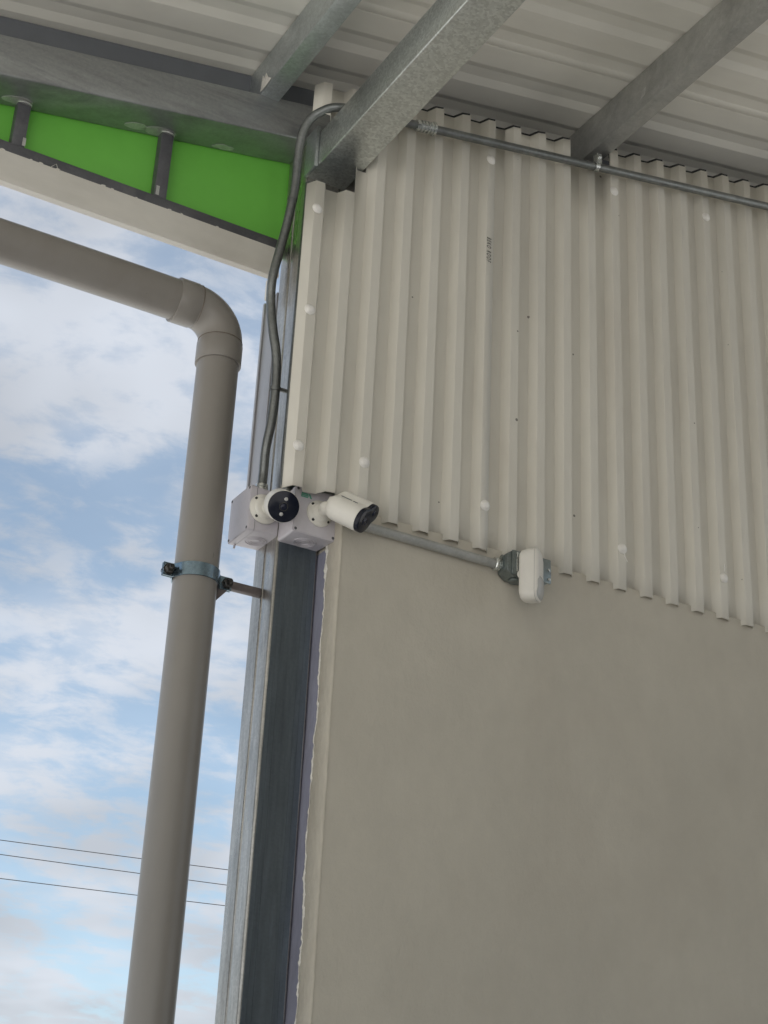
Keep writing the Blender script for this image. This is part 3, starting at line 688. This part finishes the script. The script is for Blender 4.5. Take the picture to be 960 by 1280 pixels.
for z in (3.397, 3.412, 3.425): 
    bm = B(); cyl(bm, (2.3265, -.008, z), (2.3305, -.008, z), .011, 12); obj('threaded_port', bm, 'darkfit', cbx, 35)
bm = B(); cyl(bm, (2.370, -.012, 3.3655), (2.370, -.012, 3.358), .019, 20, .002); obj('bottom_plug', bm, 'darkfit', cbx, 35)
ms = thing('motion_sensor', (2.41, -.05, 3.31), 'white rounded motion sensor on the dark conduit box', 'sensor')
nS = Vector((.64, -.77, 0)).normalized(); sS = Vector((nS.y, -nS.x, 0)); zS = Vector((0, 0, 1))     # sS points to the left, towards the camera
cS = Vector((2.382, -.073, 3.3580))
def sensor_loft(secs, nm, mt, par, ang=40):
    bm = B(); rings = []
    for d_s, w_, h0, h1, r_s in secs:
        rings.append([bm.verts.new(cS+nS*d_s+sS*a+zS*b) for a, b in rrect(-w_/2, w_/2, h0, h1, r_s, 5)])
    n_ = len(rings[0])
    for a, b in zip(rings, rings[1:]):
        for i in range(n_): bm.faces.new((a[i], a[(i+1) % n_], b[(i+1) % n_], b[i]))
    bm.faces.new(rings[0]); bm.faces.new(rings[-1]); return obj(nm, bm, mt, par, ang)
sh = sensor_loft([(-.026, .046, -.060, .068, .016), (-.0245, .052, -.066, .074, .018), (-.018, .060, -.072, .080, .022), (-.004, .064, -.0755, .083, .023), (.0205, .065, -.0765, .084, .023)], 'shell', 'white2', ms)
sensor_loft([(.0205, .0630, -.0755, .083, .022), (.0215, .0630, -.0755, .083, .022)], 'shell_seam', 'greyink', ms)
fcv = sensor_loft([(.0215, .065, -.0765, .084, .023), (.0245, .0645, -.0760, .0835, .023), (.030, .058, -.066, .076, .022), (.033, .048, -.052, .064, .020)], 'front_cover', 'white2', ms)
sensor_loft([(.0250, .0600, -.0720, .002, .020), (.0300, .0575, -.0690, -.001, .020), (.0350, .048, -.058, -.006, .017), (.0375, .034, -.046, -.014, .013)], 'lens_window', 'lens', ms)
bm = B(); cyl(bm, cS-nS*.026+zS*.01, Vector((2.398, -.0405, 3.392)), .013, 16); obj('mount_stem', bm, 'white2', ms, 40)

# ------------------------------------------------------------------ power lines far outside
PL = [((4.421, 5.129), (6.891, 5.206), 'topmost of the three thin power lines crossing the sky'), ((4.443, 4.989), (6.888, 5.045), 'middle one of the three thin power lines crossing the sky'), ((4.478, 4.757), (6.90, 4.829), 'lowest of the three thin power lines crossing the sky')]
for (xa, za_), (xb, zb_), lab in PL:
    K = 2.3                                                          # same bearing, farther out
    Cz, Cy = 1.6, -3.5
    P_ = [Vector((x*K, Cy+(12-Cy)*K, Cz+(z-Cz)*K)) for x, z in ((xa, za_), (xb, zb_))]
    dr = P_[1]-P_[0]; pts = []
    for k in range(-40, 61):
        t_ = k/10; q = P_[0]+dr*t_; q.z += .012*(t_*(t_-1))*dr.length*.25; pts.append(q)
    tag(obj('power_line', tube(B(), pts, .0095, 6), 'cable', None, 60), lab, 'power line', 'power lines in the sky')
